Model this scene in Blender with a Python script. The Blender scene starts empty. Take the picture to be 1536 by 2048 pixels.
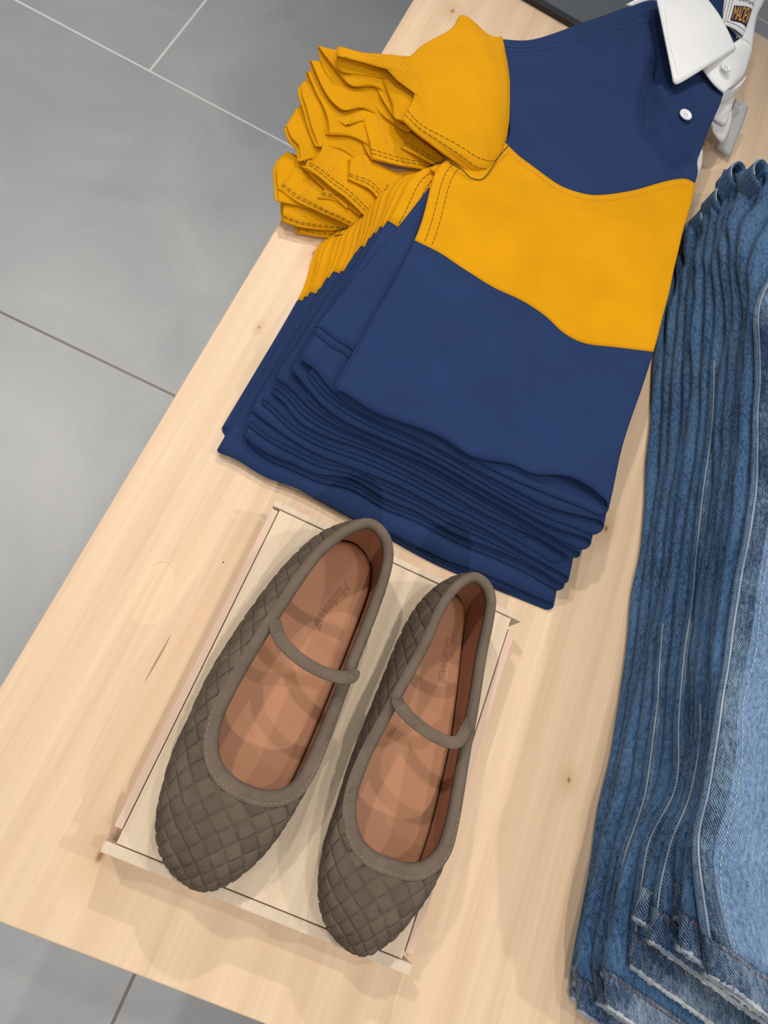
import bpy, math, random
import numpy as np
from mathutils import Vector, Matrix
C = bpy.context.scene
COL = C.collection
random.seed(4); RNG = np.random.RandomState(7)

# ------------------------------------------------------------------ camera
TZ = 0.62          # height of the table top above the floor
CH = 0.56          # lens height above the table top
F = 1422.46
R = np.array([[0.8973568693240342, 0.3600219978488021, 0.2552152231779725],
              [0.4283335960657178, -0.8497423663962831, -0.3073568629949205],
              [0.1062119558158858, 0.3851260466569678, -0.9167316666426817]])
cd = bpy.data.cameras.new('camera'); cam = bpy.data.objects.new('camera', cd); COL.objects.link(cam)
cd.sensor_fit = 'VERTICAL'; cd.sensor_height = 36; cd.lens = F / 2048 * 36; cd.clip_start = 0.02
m = Matrix.Identity(4)
for r in range(3):
    m[r][0] = R[0][r]; m[r][1] = -R[1][r]; m[r][2] = -R[2][r]
m[0][3] = 0; m[1][3] = 0; m[2][3] = TZ + CH
cam.matrix_world = m
C.camera = cam

# ------------------------------------------------------------------ world, lamps, exposure
C.view_settings.view_transform = 'Standard'; C.view_settings.look = 'None'
C.view_settings.gamma = 1; C.view_settings.use_curve_mapping = False
C.view_settings.exposure = 0.0
w = bpy.data.worlds.new('world'); C.world = w; w.use_nodes = True
w.node_tree.nodes['Background'].inputs[0].default_value = (0.95, 0.97, 1.0, 1)
w.node_tree.nodes['Background'].inputs[1].default_value = 0.33

def spot(loc, target, power, radius=0.05, angle=70, col=(1, 0.95, 0.88)):
    l = bpy.data.lights.new('ceiling_and_fill_spot', 'SPOT'); l.energy = power; l.shadow_soft_size = radius
    l.spot_size = math.radians(angle); l.spot_blend = 1.0; l.color = col
    o = bpy.data.objects.new('ceiling_and_fill_spot', l); COL.objects.link(o)
    o.location = loc
    o.rotation_euler = (Vector(target) - Vector(loc)).to_track_quat('-Z', 'Y').to_euler()
LAMPS = [((0.35, -1.55, 2.9), (.05, .05), 80, .030, 40), ((-0.45, 2.1, 2.9), (-.04, .38), 92, .030, 40), ((1.6, 0.6, 2.9), (.2, .1), 50, .04, 44),
         ((-1.2, 1.0, 2.9), (-.1, .38), 84, .04, 40), ((0.5, 0.2, 3.0), (.1, .15), 32, .06, 44), ((-1.3, -0.9, 2.9), (0, .1), 22, .05, 44),
         ((-1.2, 0.9, 2.9), (-1.2, 0.9), 150, .05, 50), ((-1.1, -0.5, 2.9), (-1.15, -.5), 60, .05, 44), ((.3, -1.8, 2.9), (.3, -1.8), 40, .05, 50)]  # first two of this row: extra fill lamps added to brighten the aisle floor
for p, tg_, e, r, a in LAMPS:
    spot(p, (tg_[0], tg_[1], TZ), e, r, a)

# ------------------------------------------------------------------ helpers
def W(px, py, h=0.0):
    """a point of the scene seen at (px,py), lying h metres above the table top"""
    d = R.T @ np.array([(px - 768) / F, (py - 1024) / F, 1.0])
    t = (h - CH) / d[2]
    return np.array([d[0] * t, d[1] * t, h + TZ])
def WL(pts, h=0.0):
    return np.array([W(p[0], p[1], p[2] if len(p) > 2 else h) for p in pts])
def cr(pts, n, smooth=True):
    """resample a polyline to n points evenly by chord (Catmull-Rom)"""
    p = np.array(pts, float)
    if len(p) < 3 or not smooth:
        d = np.r_[0, np.cumsum(np.linalg.norm(np.diff(p, axis=0), axis=1))]; t = np.linspace(0, d[-1], n)
        return np.array([np.interp(t, d, p[:, k]) for k in range(p.shape[1])]).T
    e = np.vstack([2 * p[0] - p[1], p, 2 * p[-1] - p[-2]]); out = []
    for i in range(len(p) - 1):
        a, b, c, d = e[i], e[i + 1], e[i + 2], e[i + 3]
        for t in np.linspace(0, 1, 14, endpoint=False):
            out.append(b + 0.5 * t * (c - a + t * (2 * a - 5 * b + 4 * c - d + t * (3 * (b - c) + d - a))))
    out.append(p[-1])
    return cr(out, n, False)
def crv(curves, vs, v):
    """smooth interpolation across a family of equally sampled curves"""
    k = len(curves)
    i = min(max(int(np.searchsorted(vs, v, 'right')) - 1, 0), k - 2)
    t = (v - vs[i]) / (vs[i + 1] - vs[i])
    a = curves[i - 1] if i > 0 else 2 * curves[i] - curves[i + 1]
    b, c = curves[i], curves[i + 1]
    d = curves[i + 2] if i + 2 < k else 2 * curves[i + 1] - curves[i]
    return b + 0.5 * t * (c - a + t * (2 * a - 5 * b + 4 * c - d + t * (3 * (b - c) + d - a)))
def snoise(x, y, s=0, f=1.0, octs=3):
    r = np.random.RandomState(s); o = 0; a = 1.0; tot = 0
    for k in range(octs):
        for j in range(3):
            th = r.rand() * 6.283; ph = r.rand() * 6.283; ff = f * (1 + .5 * r.rand())
            o = o + a * np.sin((x * math.cos(th) + y * math.sin(th)) * ff * 6.283 + ph)
        tot += 3 * a; a *= .5; f *= 2
    return o / tot * 1.6
def link(name, me, mat=None, parent=None):
    o = bpy.data.objects.new(name, me); COL.objects.link(o)
    if mat is not None: me.materials.append(mat)
    if parent is not None: o.parent = parent
    return o
def mesh(name, V, Fc, mat=None, parent=None, uv=None, smooth=True):
    me = bpy.data.meshes.new(name); me.from_pydata([tuple(map(float, v)) for v in V], [], Fc)
    if uv is not None:
        l = me.uv_layers.new(name='UVMap'); uv = np.asarray(uv)
        idx = np.empty(len(me.loops), int); me.loops.foreach_get('vertex_index', idx)
        l.data.foreach_set('uv', uv[idx].astype(np.float32).ravel())
    me.polygons.foreach_set('use_smooth', [smooth] * len(me.polygons)); me.update()
    return link(name, me, mat, parent)
def grid(name, G, mat, parent=None, closed=False, uv=None, thick=0, off=-1, flip=False, sub=0, loopuv=True):
    """G[i,j] : i along v, j along u (closed in j when asked)"""
    n, mm = G.shape[:2]
    if uv is None:
        du = np.linalg.norm(np.diff(G, axis=1), axis=2); dv = np.linalg.norm(np.diff(G, axis=0), axis=2)
        U = np.concatenate([np.zeros((n, 1)), np.cumsum(du, 1)], 1); Vv = np.concatenate([np.zeros((1, mm)), np.cumsum(dv, 0)], 0)
        U = np.repeat(U.mean(0, keepdims=True), n, 0)
        uv = np.stack([U, Vv], 2)
    f = []
    mj = mm if closed else mm - 1
    for i in range(n - 1):
        for j in range(mj):
            a = i * mm + j; b = i * mm + (j + 1) % mm; c = (i + 1) * mm + (j + 1) % mm; d = (i + 1) * mm + j
            f.append((a, d, c, b) if flip else (a, b, c, d))
    o = mesh(name, G.reshape(-1, 3), f, mat, parent, uv.reshape(-1, 2))
    if thick:
        s = o.modifiers.new('thickness', 'SOLIDIFY'); s.thickness = thick; s.offset = off
    if sub:
        s = o.modifiers.new('smooth', 'SUBSURF'); s.levels = sub; s.render_levels = sub
    return o
def tubemesh(paths, rad, sides=6):
    V = []; Fc = []
    for P in paths:
        P = np.asarray(P, float); n = len(P); T = np.gradient(P, axis=0); T /= (np.linalg.norm(T, axis=1, keepdims=True) + 1e-12)
        up = np.array([0, 0, 1.0])
        b0 = len(V)
        for i in range(n):
            a = np.cross(T[i], up); l = np.linalg.norm(a)
            a = a / l if l > 1e-4 else np.array([1.0, 0, 0]); b = np.cross(a, T[i])
            r = rad[i] if hasattr(rad, '__len__') else rad
            for k in range(sides):
                t = 6.28318 * k / sides; V.append(P[i] + r * (a * math.cos(t) + b * math.sin(t)))
        for i in range(n - 1):
            for k in range(sides):
                k2 = (k + 1) % sides; Fc.append((b0 + i * sides + k, b0 + i * sides + k2, b0 + (i + 1) * sides + k2, b0 + (i + 1) * sides + k))
        Fc.append(tuple(b0 + k for k in range(sides))[::-1]); Fc.append(tuple(b0 + (n - 1) * sides + k for k in range(sides)))
    return V, Fc
def tube(name, P, rad, mat, parent=None, sides=8):
    V, Fc = tubemesh([P], rad, sides); return mesh(name, V, Fc, mat, parent)
def stitches(name, curves, mat, parent, dash=.0022, gap=.0012, rad=.0003, lift=.0004):
    paths = []
    for c in curves:
        c = np.asarray(c); d = np.r_[0, np.cumsum(np.linalg.norm(np.diff(c, axis=0), axis=1))]; L = d[-1]; s = 0
        while s + dash < L:
            t = np.linspace(s, s + dash, 4); q = np.array([np.interp(t, d, c[:, k]) for k in range(3)]).T
            q[:, 2] += lift + np.array([-.0003, 0.0001, 0.0001, -.0003]); paths.append(q); s += dash + gap
    V, Fc = tubemesh(paths, rad, 5); return mesh(name, V, Fc, mat, parent)
def box(name, lo, hi, mat, parent=None, bev=.0008, smooth=False):
    x0, y0, z0 = lo; x1, y1, z1 = hi
    V = [(x0, y0, z0), (x1, y0, z0), (x1, y1, z0), (x0, y1, z0), (x0, y0, z1), (x1, y0, z1), (x1, y1, z1), (x0, y1, z1)]
    Fc = [(0, 3, 2, 1), (4, 5, 6, 7), (0, 1, 5, 4), (1, 2, 6, 5), (2, 3, 7, 6), (3, 0, 4, 7)]
    o = mesh(name, V, Fc, mat, parent, smooth=smooth)
    if bev:
        b = o.modifiers.new('bevel', 'BEVEL'); b.width = bev; b.segments = 2
    return o
def empty(name, loc=(0, 0, 0)):
    o = bpy.data.objects.new(name, None); COL.objects.link(o); o.location = loc; o.empty_display_size = .05; return o
def tag(o, label=None, cat=None, group=None, kind=None):
    if label: o['label'] = label
    if cat: o['category'] = cat
    if group: o['group'] = group
    if kind: o['kind'] = kind
    return o
def reroot(root):
    """keep children where they are although the empty stands elsewhere"""
    bpy.context.view_layer.update()
    inv = root.matrix_world.inverted()
    for c in root.children: c.matrix_parent_inverse = inv

# ------------------------------------------------------------------ materials
def mat(name, rough=.7, spec=.3):
    m = bpy.data.materials.new(name); m.use_nodes = True; nt = m.node_tree
    b = nt.nodes['Principled BSDF']; b.inputs['Roughness'].default_value = rough; b.inputs['Specular IOR Level'].default_value = spec
    return m, nt, b
def N(nt, t, **kw):
    n = nt.nodes.new(t)
    for k, v in kw.items():
        if k in n.inputs: n.inputs[k].default_value = v
        else: setattr(n, k, v)
    return n
def ramp(nt, fac, stops):
    r = nt.nodes.new('ShaderNodeValToRGB'); e = r.color_ramp.elements
    while len(e) < len(stops): e.new(.5)
    for el, (p, c) in zip(e, stops): el.position = p; el.color = (*c, 1)
    nt.links.new(fac, r.inputs[0]); return r.outputs[0]
def mixc(nt, fac, a, b, mode='MIX'):
    x = nt.nodes.new('ShaderNodeMix'); x.data_type = 'RGBA'; x.blend_type = mode
    if isinstance(fac, (int, float)): x.inputs[0].default_value = fac
    else: nt.links.new(fac, x.inputs[0])
    for i, v in ((6, a), (7, b)):
        if isinstance(v, tuple): x.inputs[i].default_value = (*v, 1)
        else: nt.links.new(v, x.inputs[i])
    return x.outputs[2]
def mapping(nt, src, scale=(1, 1, 1), rot=(0, 0, 0), loc=(0, 0, 0)):
    mp = nt.nodes.new('ShaderNodeMapping'); mp.inputs['Scale'].default_value = scale; mp.inputs['Rotation'].default_value = rot
    mp.inputs['Location'].default_value = loc; nt.links.new(src, mp.inputs[0]); return mp.outputs[0]
def bump(nt, b, h, strength, dist=.001, prev=None):
    n = N(nt, 'ShaderNodeBump', Strength=strength, Distance=dist); nt.links.new(h, n.inputs['Height'])
    if prev is not None: nt.links.new(prev, n.inputs['Normal'])
    nt.links.new(n.outputs[0], b.inputs['Normal']); return n.outputs[0]
def noise(nt, vec, scale, detail=3, rough=.5, dist=0):
    n = N(nt, 'ShaderNodeTexNoise', Scale=scale, Detail=detail, Roughness=rough, Distortion=dist); nt.links.new(vec, n.inputs['Vector']); return n.outputs[0]
def wave(nt, vec, scale, direction='X', distortion=0, detail=1, dscale=1):
    n = N(nt, 'ShaderNodeTexWave', Scale=scale, Distortion=distortion, Detail=detail); n.bands_direction = direction
    n.inputs['Detail Scale'].default_value = dscale
    nt.links.new(vec, n.inputs['Vector']); return n.outputs['Fac']
def sheen(b, wgt, col=(1, 1, 1)):
    b.inputs['Sheen Weight'].default_value = wgt; b.inputs['Sheen Roughness'].default_value = .5
    b.inputs['Sheen Tint'].default_value = (*col, 1)

def jersey(name, col, rib=True, var=.05, ribs=.5, sh=.1):
    m, nt, b = mat(name, .85, .12); tc = N(nt, 'ShaderNodeTexCoord')
    n1 = noise(nt, tc.outputs['Object'], 22, 3)
    dark = tuple(c * (1 - var) for c in col); lite = tuple(min(1, c * (1 + var)) for c in col)
    c = ramp(nt, n1, [(.35, dark), (.65, lite)])
    wv = wave(nt, tc.outputs['UV'], 260, 'X', 1.2, 2, 3)
    c = mixc(nt, .10 if rib else .03, c, ramp(nt, wv, [(0, tuple(x * .5 for x in col)), (1, lite)]))
    nt.links.new(c, b.inputs['Base Color'])
    p = bump(nt, b, noise(nt, tc.outputs['Object'], 9, 2), .25, .006)
    p = bump(nt, b, wv, ribs if rib else .15, .0004, p); bump(nt, b, noise(nt, tc.outputs['Object'], 900, 2), .25, .0003, p)
    sheen(b, sh, col)
    return m
NAVY = (0.019, 0.040, 0.118); GOLD = (0.70, 0.315, 0.002)
M_navy = jersey('navy_jersey', NAVY); M_gold = jersey('mustard_jersey', GOLD, ribs=.45)
M_white = jersey('white_twill', (.90, .90, .90), rib=False, var=.02)
M_navythread = mat('navy_thread', .7)[0]; M_navythread.node_tree.nodes['Principled BSDF'].inputs[0].default_value = (.05, .10, .25, 1)
M_black = mat('black_thread', .7)[0]; M_black.node_tree.nodes['Principled BSDF'].inputs[0].default_value = (.02, .017, .015, 1)
M_goldthread = mat('gold_thread', .6)[0]; M_goldthread.node_tree.nodes['Principled BSDF'].inputs[0].default_value = (.95, .55, .06, 1)
M_button = mat('white_button', .3, .5)[0]; M_button.node_tree.nodes['Principled BSDF'].inputs[0].default_value = (.85, .85, .84, 1)
M_hole = mat('button_hole', .8)[0]; M_hole.node_tree.nodes['Principled BSDF'].inputs[0].default_value = (.25, .27, .3, 1)

def wood(name, base, dark, scale=1.0, knots=True, gx=14, rough=.42, contrast=1.0, loc=(0, 0, 0), angle=0):
    m, nt, b = mat(name, rough, .35); tc = N(nt, 'ShaderNodeTexCoord')
    o = tc.outputs['Object']
    v = mapping(nt, o, (gx * scale, 1.1 * scale, 1), (0, 0, angle), loc)
    n0 = noise(nt, v, 1.0, 4, .55, .6)
    fine = noise(nt, mapping(nt, o, (260, 6, 1), (0, 0, angle)), 1.0, 3, .6)
    wv = wave(nt, mapping(nt, o, (1, .13, 1), (0, 0, angle), loc), 9 * scale, 'X', 5.5, 3, 1.4)
    c = mixc(nt, n0, base, dark)
    c = mixc(nt, .5 * contrast, c, ramp(nt, wv, [(0, dark), (.55, base), (1, tuple(min(1, x * 1.06) for x in base))]))
    c = mixc(nt, .5, c, ramp(nt, fine, [(.3, tuple(x * .86 for x in base)), (.7, tuple(min(1, x * 1.08) for x in base))]))
    if knots:
        for kx, ky, kr in knots:
            vv = mapping(nt, o, (1, .55, 0), (0, 0, 0), (-kx, -ky * .55, 0))
            ln = nt.nodes.new('ShaderNodeVectorMath'); ln.operation = 'LENGTH'; nt.links.new(vv, ln.inputs[0])
            mr = N(nt, 'ShaderNodeMapRange'); mr.inputs[1].default_value = kr * .25; mr.inputs[2].default_value = kr; mr.inputs[3].default_value = 1; mr.inputs[4].default_value = 0
            nt.links.new(ln.outputs['Value'], mr.inputs[0])
            mu = nt.nodes.new('ShaderNodeMath'); mu.operation = 'POWER'; nt.links.new(mr.outputs[0], mu.inputs[0]); mu.inputs[1].default_value = 1.6
            c = mixc(nt, mu.outputs[0], c, (.16, .07, .03))
            mr2 = N(nt, 'ShaderNodeMapRange'); mr2.inputs[1].default_value = kr; mr2.inputs[2].default_value = kr * 5; mr2.inputs[3].default_value = .38; mr2.inputs[4].default_value = 0
            nt.links.new(ln.outputs['Value'], mr2.inputs[0])
            c = mixc(nt, mr2.outputs[0], c, (.52, .29, .13))
    nt.links.new(c, b.inputs['Base Color'])
    bump(nt, b, fine, .08, .0005)
    return m
KN = [W(1212, 1057)[:2], W(628, 506)[:2], W(530, 730)[:2], W(905, 22)[:2], W(1408, 287)[:2], W(1138, 1560)[:2], W(200, 1712)[:2], W(518, 655)[:2]]
KR = [.0030, .003, .0026, .003, .003, .0022, .004, .0014]
M_table = wood('maple_plywood', (.77, .57, .385), (.64, .43, .265), knots=[(k[0], k[1], r) for k, r in zip(KN, KR)], contrast=1.1)
M_plug = wood('maple_patch', (.79, .595, .395), (.71, .51, .32), knots=False, loc=(3, 2, 0), contrast=.5)
M_panel = wood('pale_birch_panel', (.74, .595, .43), (.58, .43, .285), scale=1.6, knots=False, gx=22, contrast=1.1, loc=(1, 4, 0), rough=.5)
M_strip = wood('pinkish_beech_strip', (.70, .50, .38), (.58, .40, .30), scale=2, knots=False, gx=30, loc=(2, 2, 0))
M_strip2 = wood('pale_oak_strip', (.74, .60, .45), (.50, .38, .27), scale=2, knots=False, gx=30, loc=(5, 2, 0), angle=1.5708)
M_ply = wood('plywood_edge', (.62, .42, .26), (.4, .24, .13), scale=1, knots=False)

# floor tiles
m, nt, b = mat('grey_floor_tile', .42, .35); tc = N(nt, 'ShaderNodeTexCoord')
FS = (TZ + CH) / CH * CH   # lens height above the floor
def fm(op, a, bb=None):
    x = nt.nodes.new('ShaderNodeMath'); x.operation = op
    for i, v in ((0, a), (1, bb)):
        if v is None: continue
        if isinstance(v, (int, float)): x.inputs[i].default_value = v
        else: nt.links.new(v, x.inputs[i])
    return x.outputs[0]
sx = nt.nodes.new('ShaderNodeSeparateXYZ'); nt.links.new(tc.outputs['Object'], sx.inputs[0])
ROW = .535 * FS; Y0 = .979 * FS; X0 = -.562 * FS; TW = 2 * .62 * FS
ry = fm('DIVIDE', fm('SUBTRACT', sx.outputs[1], Y0), ROW)
row = fm('FLOOR', ry)
dy = fm('MULTIPLY', fm('ABSOLUTE', fm('SUBTRACT', ry, fm('ROUND', ry))), ROW)
rx = fm('DIVIDE', fm('ADD', fm('SUBTRACT', sx.outputs[0], X0), fm('MULTIPLY', row, TW / 2)), TW)
dx = fm('MULTIPLY', fm('ABSOLUTE', fm('SUBTRACT', rx, fm('ROUND', rx))), TW)
dmin = fm('MINIMUM', dx, dy); g = fm('LESS_THAN', dmin, .0024)
big = noise(nt, tc.outputs['Object'], 3.2, 4, .55, .8)
tcol = ramp(nt, big, [(.3, (.36, .375, .39)), (.7, (.49, .495, .50))])
tcol = mixc(nt, .12, tcol, ramp(nt, noise(nt, tc.outputs['Object'], 160, 2), [(.3, (.28, .28, .29)), (.7, (.5, .5, .5))]))
gm = N(nt, 'ShaderNodeMapRange'); gm.inputs[1].default_value = .6; gm.inputs[2].default_value = 1.1; nt.links.new(sx.outputs[1], gm.inputs[0])
gcol = mixc(nt, gm.outputs[0], (.20, .17, .145), (.78, .77, .75))
nt.links.new(mixc(nt, g, tcol, gcol), b.inputs['Base Color'])
p = bump(nt, b, fm('SUBTRACT', 1.0, g), .3, .001); bump(nt, b, noise(nt, tc.outputs['Object'], 60, 3), .06, .002, p)
M_floor = m

def denim(name, base, light, wear=.5, lite=0.0):
    m, nt, b = mat(name, .9, .1); tc = N(nt, 'ShaderNodeTexCoord'); uv = tc.outputs['UV']
    tw = wave(nt, mapping(nt, uv, (1, 1, 1), (0, 0, .85)), 190, 'X', 3.0, 2, 4)
    n1 = noise(nt, mapping(nt, uv, (420, 200, 1), (0, 0, .85)), 1.0, 3, .7)
    n2 = noise(nt, tc.outputs['Object'], 14, 3, .6); slub = noise(nt, mapping(nt, uv, (700, 25, 1)), 1.0, 2)
    a = fm2(nt, 'ADD', fm2(nt, 'MULTIPLY', tw, .32), fm2(nt, 'MULTIPLY', n1, .75))
    a = fm2(nt, 'ADD', a, fm2(nt, 'MULTIPLY', slub, .25))
    a = fm2(nt, 'ADD', a, fm2(nt, 'MULTIPLY', fm2(nt, 'SUBTRACT', n2, .5), wear))
    a = fm2(nt, 'ADD', a, lite)
    mid = tuple((x * .55 + y * .45) for x, y in zip(base, light))
    c = ramp(nt, a, [(.42, base), (.66, mid), (.95, light)])
    nt.links.new(c, b.inputs['Base Color'])
    p = bump(nt, b, tw, .4, .0004); bump(nt, b, n1, .35, .0004, p)
    sheen(b, .08)
    return m
def fm2(nt, op, a, bb=None):
    x = nt.nodes.new('ShaderNodeMath'); x.operation = op
    for i, v in ((0, a), (1, bb)):
        if v is None: continue
        if isinstance(v, (int, float)): x.inputs[i].default_value = v
        else: nt.links.new(v, x.inputs[i])
    return x.outputs[0]
M_denim = denim('mid_blue_denim', (.006, .026, .075), (.115, .225, .40))
M_denim2 = denim('light_blue_denim', (.018, .058, .140), (.25, .38, .56), lite=.03)
M_hem = denim('worn_denim_hem', (.010, .030, .080), (.33, .43, .55), wear=1.5, lite=-.10)
M_fray = denim('frayed_white_denim', (.14, .19, .27), (.74, .76, .76), wear=1.6, lite=.12)
M_ridge = denim('worn_pale_seam', (.10, .15, .24), (.66, .69, .72), wear=1.0, lite=.08)
M_felled = denim('puckered_seam_denim', (.006, .022, .060), (.26, .37, .50), wear=1.3, lite=-.12)
M_rust = mat('rust_thread', .7)[0]; M_rust.node_tree.nodes['Principled BSDF'].inputs[0].default_value = (.17, .085, .06, 1)
M_creamthread = mat('cream_thread', .7)[0]; M_creamthread.node_tree.nodes['Principled BSDF'].inputs[0].default_value = (.62, .60, .55, 1)

def leather(name, col, rough=.5, var=.1, sp=.3, b1=.08, nscale=14):
    m, nt, b = mat(name, rough, sp); tc = N(nt, 'ShaderNodeTexCoord')
    c = ramp(nt, noise(nt, tc.outputs['Object'], nscale, 4, .6), [(.3, tuple(x * (1 - var) for x in col)), (.7, tuple(x * (1 + var) for x in col))])
    nt.links.new(c, b.inputs['Base Color']); bump(nt, b, noise(nt, tc.outputs['Object'], 700, 3), b1, .0004)
    return m
M_tan = leather('tan_insole_leather', (.46, .215, .115), .5, .06)
M_tan2 = leather('tan_lining_leather', (.36, .15, .08), .55, .08)
M_emboss = leather('embossed_leather', (.36, .16, .085), .55, .05)
M_suede = leather('taupe_suede', (.150, .114, .087), .92, .16, .1, .5, 60)
M_outsole = leather('dark_rubber', (.05, .04, .035), .7, .1)
m, nt, b = mat('woven_taupe_suede', .8, .2); tc = N(nt, 'ShaderNodeTexCoord')
wn = nt.nodes.new('ShaderNodeTexWhiteNoise'); wn.noise_dimensions = '2D'
fl = nt.nodes.new('ShaderNodeVectorMath'); fl.operation = 'FLOOR'; nt.links.new(tc.outputs['UV'], fl.inputs[0]); nt.links.new(fl.outputs[0], wn.inputs['Vector'])
c = ramp(nt, wn.outputs['Value'], [(0, (.090, .064, .047)), (1, (.140, .102, .075))])
c = mixc(nt, .35, c, ramp(nt, noise(nt, tc.outputs['Object'], 90, 4, .6), [(.3, (.075, .055, .041)), (.7, (.155, .115, .086))]))
nt.links.new(c, b.inputs['Base Color']); bump(nt, b, noise(nt, tc.outputs['Object'], 900, 3), .4, .0004)
M_weave = m
M_tanthread = mat('tan_thread', .7)[0]; M_tanthread.node_tree.nodes['Principled BSDF'].inputs[0].default_value = (.38, .30, .20, 1)

# ------------------------------------------------------------------ floor
s = 6
o = mesh('floor', [(-s, -s, 0), (s, -s, 0), (s, s, 0), (-s, s, 0)], [(0, 1, 2, 3)], M_floor, smooth=False); tag(o, kind='structure')

# ------------------------------------------------------------------ display table
TX0, TX1, TY0, TY1 = -.1352, .95, -.1362, 1.115
t = empty('display_table', ((TX0 + TX1) / 2, (TY0 + TY1) / 2, 0))
tag(t, 'low maple plywood display table under the shirts, shoes and jeans', 'table')
box('table_top', (TX0, TY0, TZ - .018), (TX1, TY1, TZ), M_table, t, .0012)
o = box('apron', (TX0 + .10, TY0 + .10, TZ - .09), (TX1 - .10, TY1 - .10, TZ - .018), M_ply, t)
for lx in (TX0 + .10, TX1 - .16):
    for ly in (TY0 + .10, TY1 - .16):
        box('leg', (lx, ly, 0), (lx + .06, ly + .06, TZ - .09), M_ply, t)
# oval veneer patch let into the top
c0 = W(327, 1128)[:2]; c1 = W(290, 1240)[:2]
cx, cy = (c0 + c1) / 2; ax = (c0 - c1); Lh = np.linalg.norm(ax) / 2; ax = ax / np.linalg.norm(ax) ; bx = np.array([-ax[1], ax[0]])
pts = []
rr = .0125
for k in range(48):
    a = 6.28318 * k / 48; ca, sa = math.cos(a), math.sin(a)
    q = np.array([cx, cy]) + ax * ((Lh - .004) * np.sign(ca) * min(1, abs(ca) * 1.6) ** 1.0 + rr * ca * .6) + bx * rr * sa
    pts.append((q[0], q[1]))
V = [(x, y, TZ - .001) for x, y in pts] + [(x, y, TZ + .00015) for x, y in pts]
Fc = [tuple(range(48, 96))] + [(k, (k + 1) % 48, 48 + (k + 1) % 48, 48 + k) for k in range(48)]
mesh('veneer_patch', V, Fc, M_plug, t, smooth=False)
M_crack = mat('crack_filler', .8)[0]; M_crack.node_tree.nodes['Principled BSDF'].inputs[0].default_value = (.50, .28, .14, 1)
P = cr(WL([(341, 1270), (330, 1292), (314, 1320), (300, 1345), (290, 1362)], 0), 12); 
tube('grain_crack', P, [.0002 + .0005 * math.sin(3.14 * k / 11) for k in range(12)], M_crack, t, 6)
P = cr(WL([(304, 1131), (318, 1124), (333, 1125), (346, 1134), (352, 1148)], 0), 16)
tube('patch_outline', P, .00022, M_crack, t, 5)
reroot(t)

# ------------------------------------------------------------------ black framed glass case at the back of the table
M_frame = mat('black_metal', .25, .5)[0]; M_frame.node_tree.nodes['Principled BSDF'].inputs[0].default_value = (.012, .012, .013, 1)
m, nt, b = mat('smoked_glass', .06, .5); b.inputs['Base Color'].default_value = (.085, .095, .11, 1); M_glass = m
m, nt, b = mat('case_shelf', .3, .5); b.inputs['Base Color'].default_value = (.16, .175, .20, 1); M_shelf = m
t = empty('glass_case', (.02, 1.01, TZ))
tag(t, 'low glass case with a black metal frame behind the folded shirts', 'display case')
x0, x1, y0, y1 = -.10, .165, .924, 1.10
box('frame_rail', (x0, y0, TZ), (x1, y0 + .012, TZ + .006), M_frame, t)
box('frame_rail', (x0, y1 - .012, TZ), (x1, y1, TZ + .006), M_frame, t)
box('frame_rail', (x0, y0 + .012, TZ), (x0 + .012, y1 - .012, TZ + .006), M_frame, t)
box('frame_rail', (x1 - .012, y0 + .012, TZ), (x1, y1 - .012, TZ + .006), M_frame, t)
box('glass_panel', (x0 + .012, y0 + .012, TZ + .001), (x1 - .012, y1 - .012, TZ + .004), M_glass, t, 0)
reroot(t)

# ------------------------------------------------------------------ wooden riser box under the shoes
BH = .04
bx0, bx1, by0, by1 = -.0205, .1955, -.0735, .1885
t = empty('display_riser', ((bx0 + bx1) / 2, (by0 + by1) / 2, TZ))
tag(t, 'pale wooden riser box with thin edge strips beneath the woven flats', 'display box')
zt = TZ + BH
box('panel', (bx0 + .006, by0 + .0075, zt - .006), (bx1 - .0075, by1 - .0055, zt - .0012), M_panel, t, .0004)
box('side_strip', (bx0, by0 + .016, TZ), (bx0 + .0055, by1 - .007, zt - .0004), M_strip, t, .0005)
box('side_strip', (bx1 - .0070, by0 + .012, TZ), (bx1 - .001, by1 - .014, zt - .0004), M_strip, t, .0005)
box('end_strip', (bx0 - .001, by0, TZ), (bx1 + .001, by0 + .0070, zt), M_strip2, t, .0006)
box('end_strip', (bx0, by1 - .0050, TZ), (bx1 + .001, by1, zt), M_strip2, t, .0006)
V = []; Fc = []
for (px, py) in [(447, 1124), (406, 1327), (293, 1550), (300, 1722), (511, 1808), (998, 1330), (1009, 1314), (640, 1240)]:
    q = W(px, py, BH)
    mesh('nail_head', [(q[0] + .0006 * math.cos(k * .785), q[1] + .0006 * math.sin(k * .785), zt - .0010) for k in range(8)], [tuple(range(8))], M_black, t, smooth=False)
reroot(t)

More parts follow.
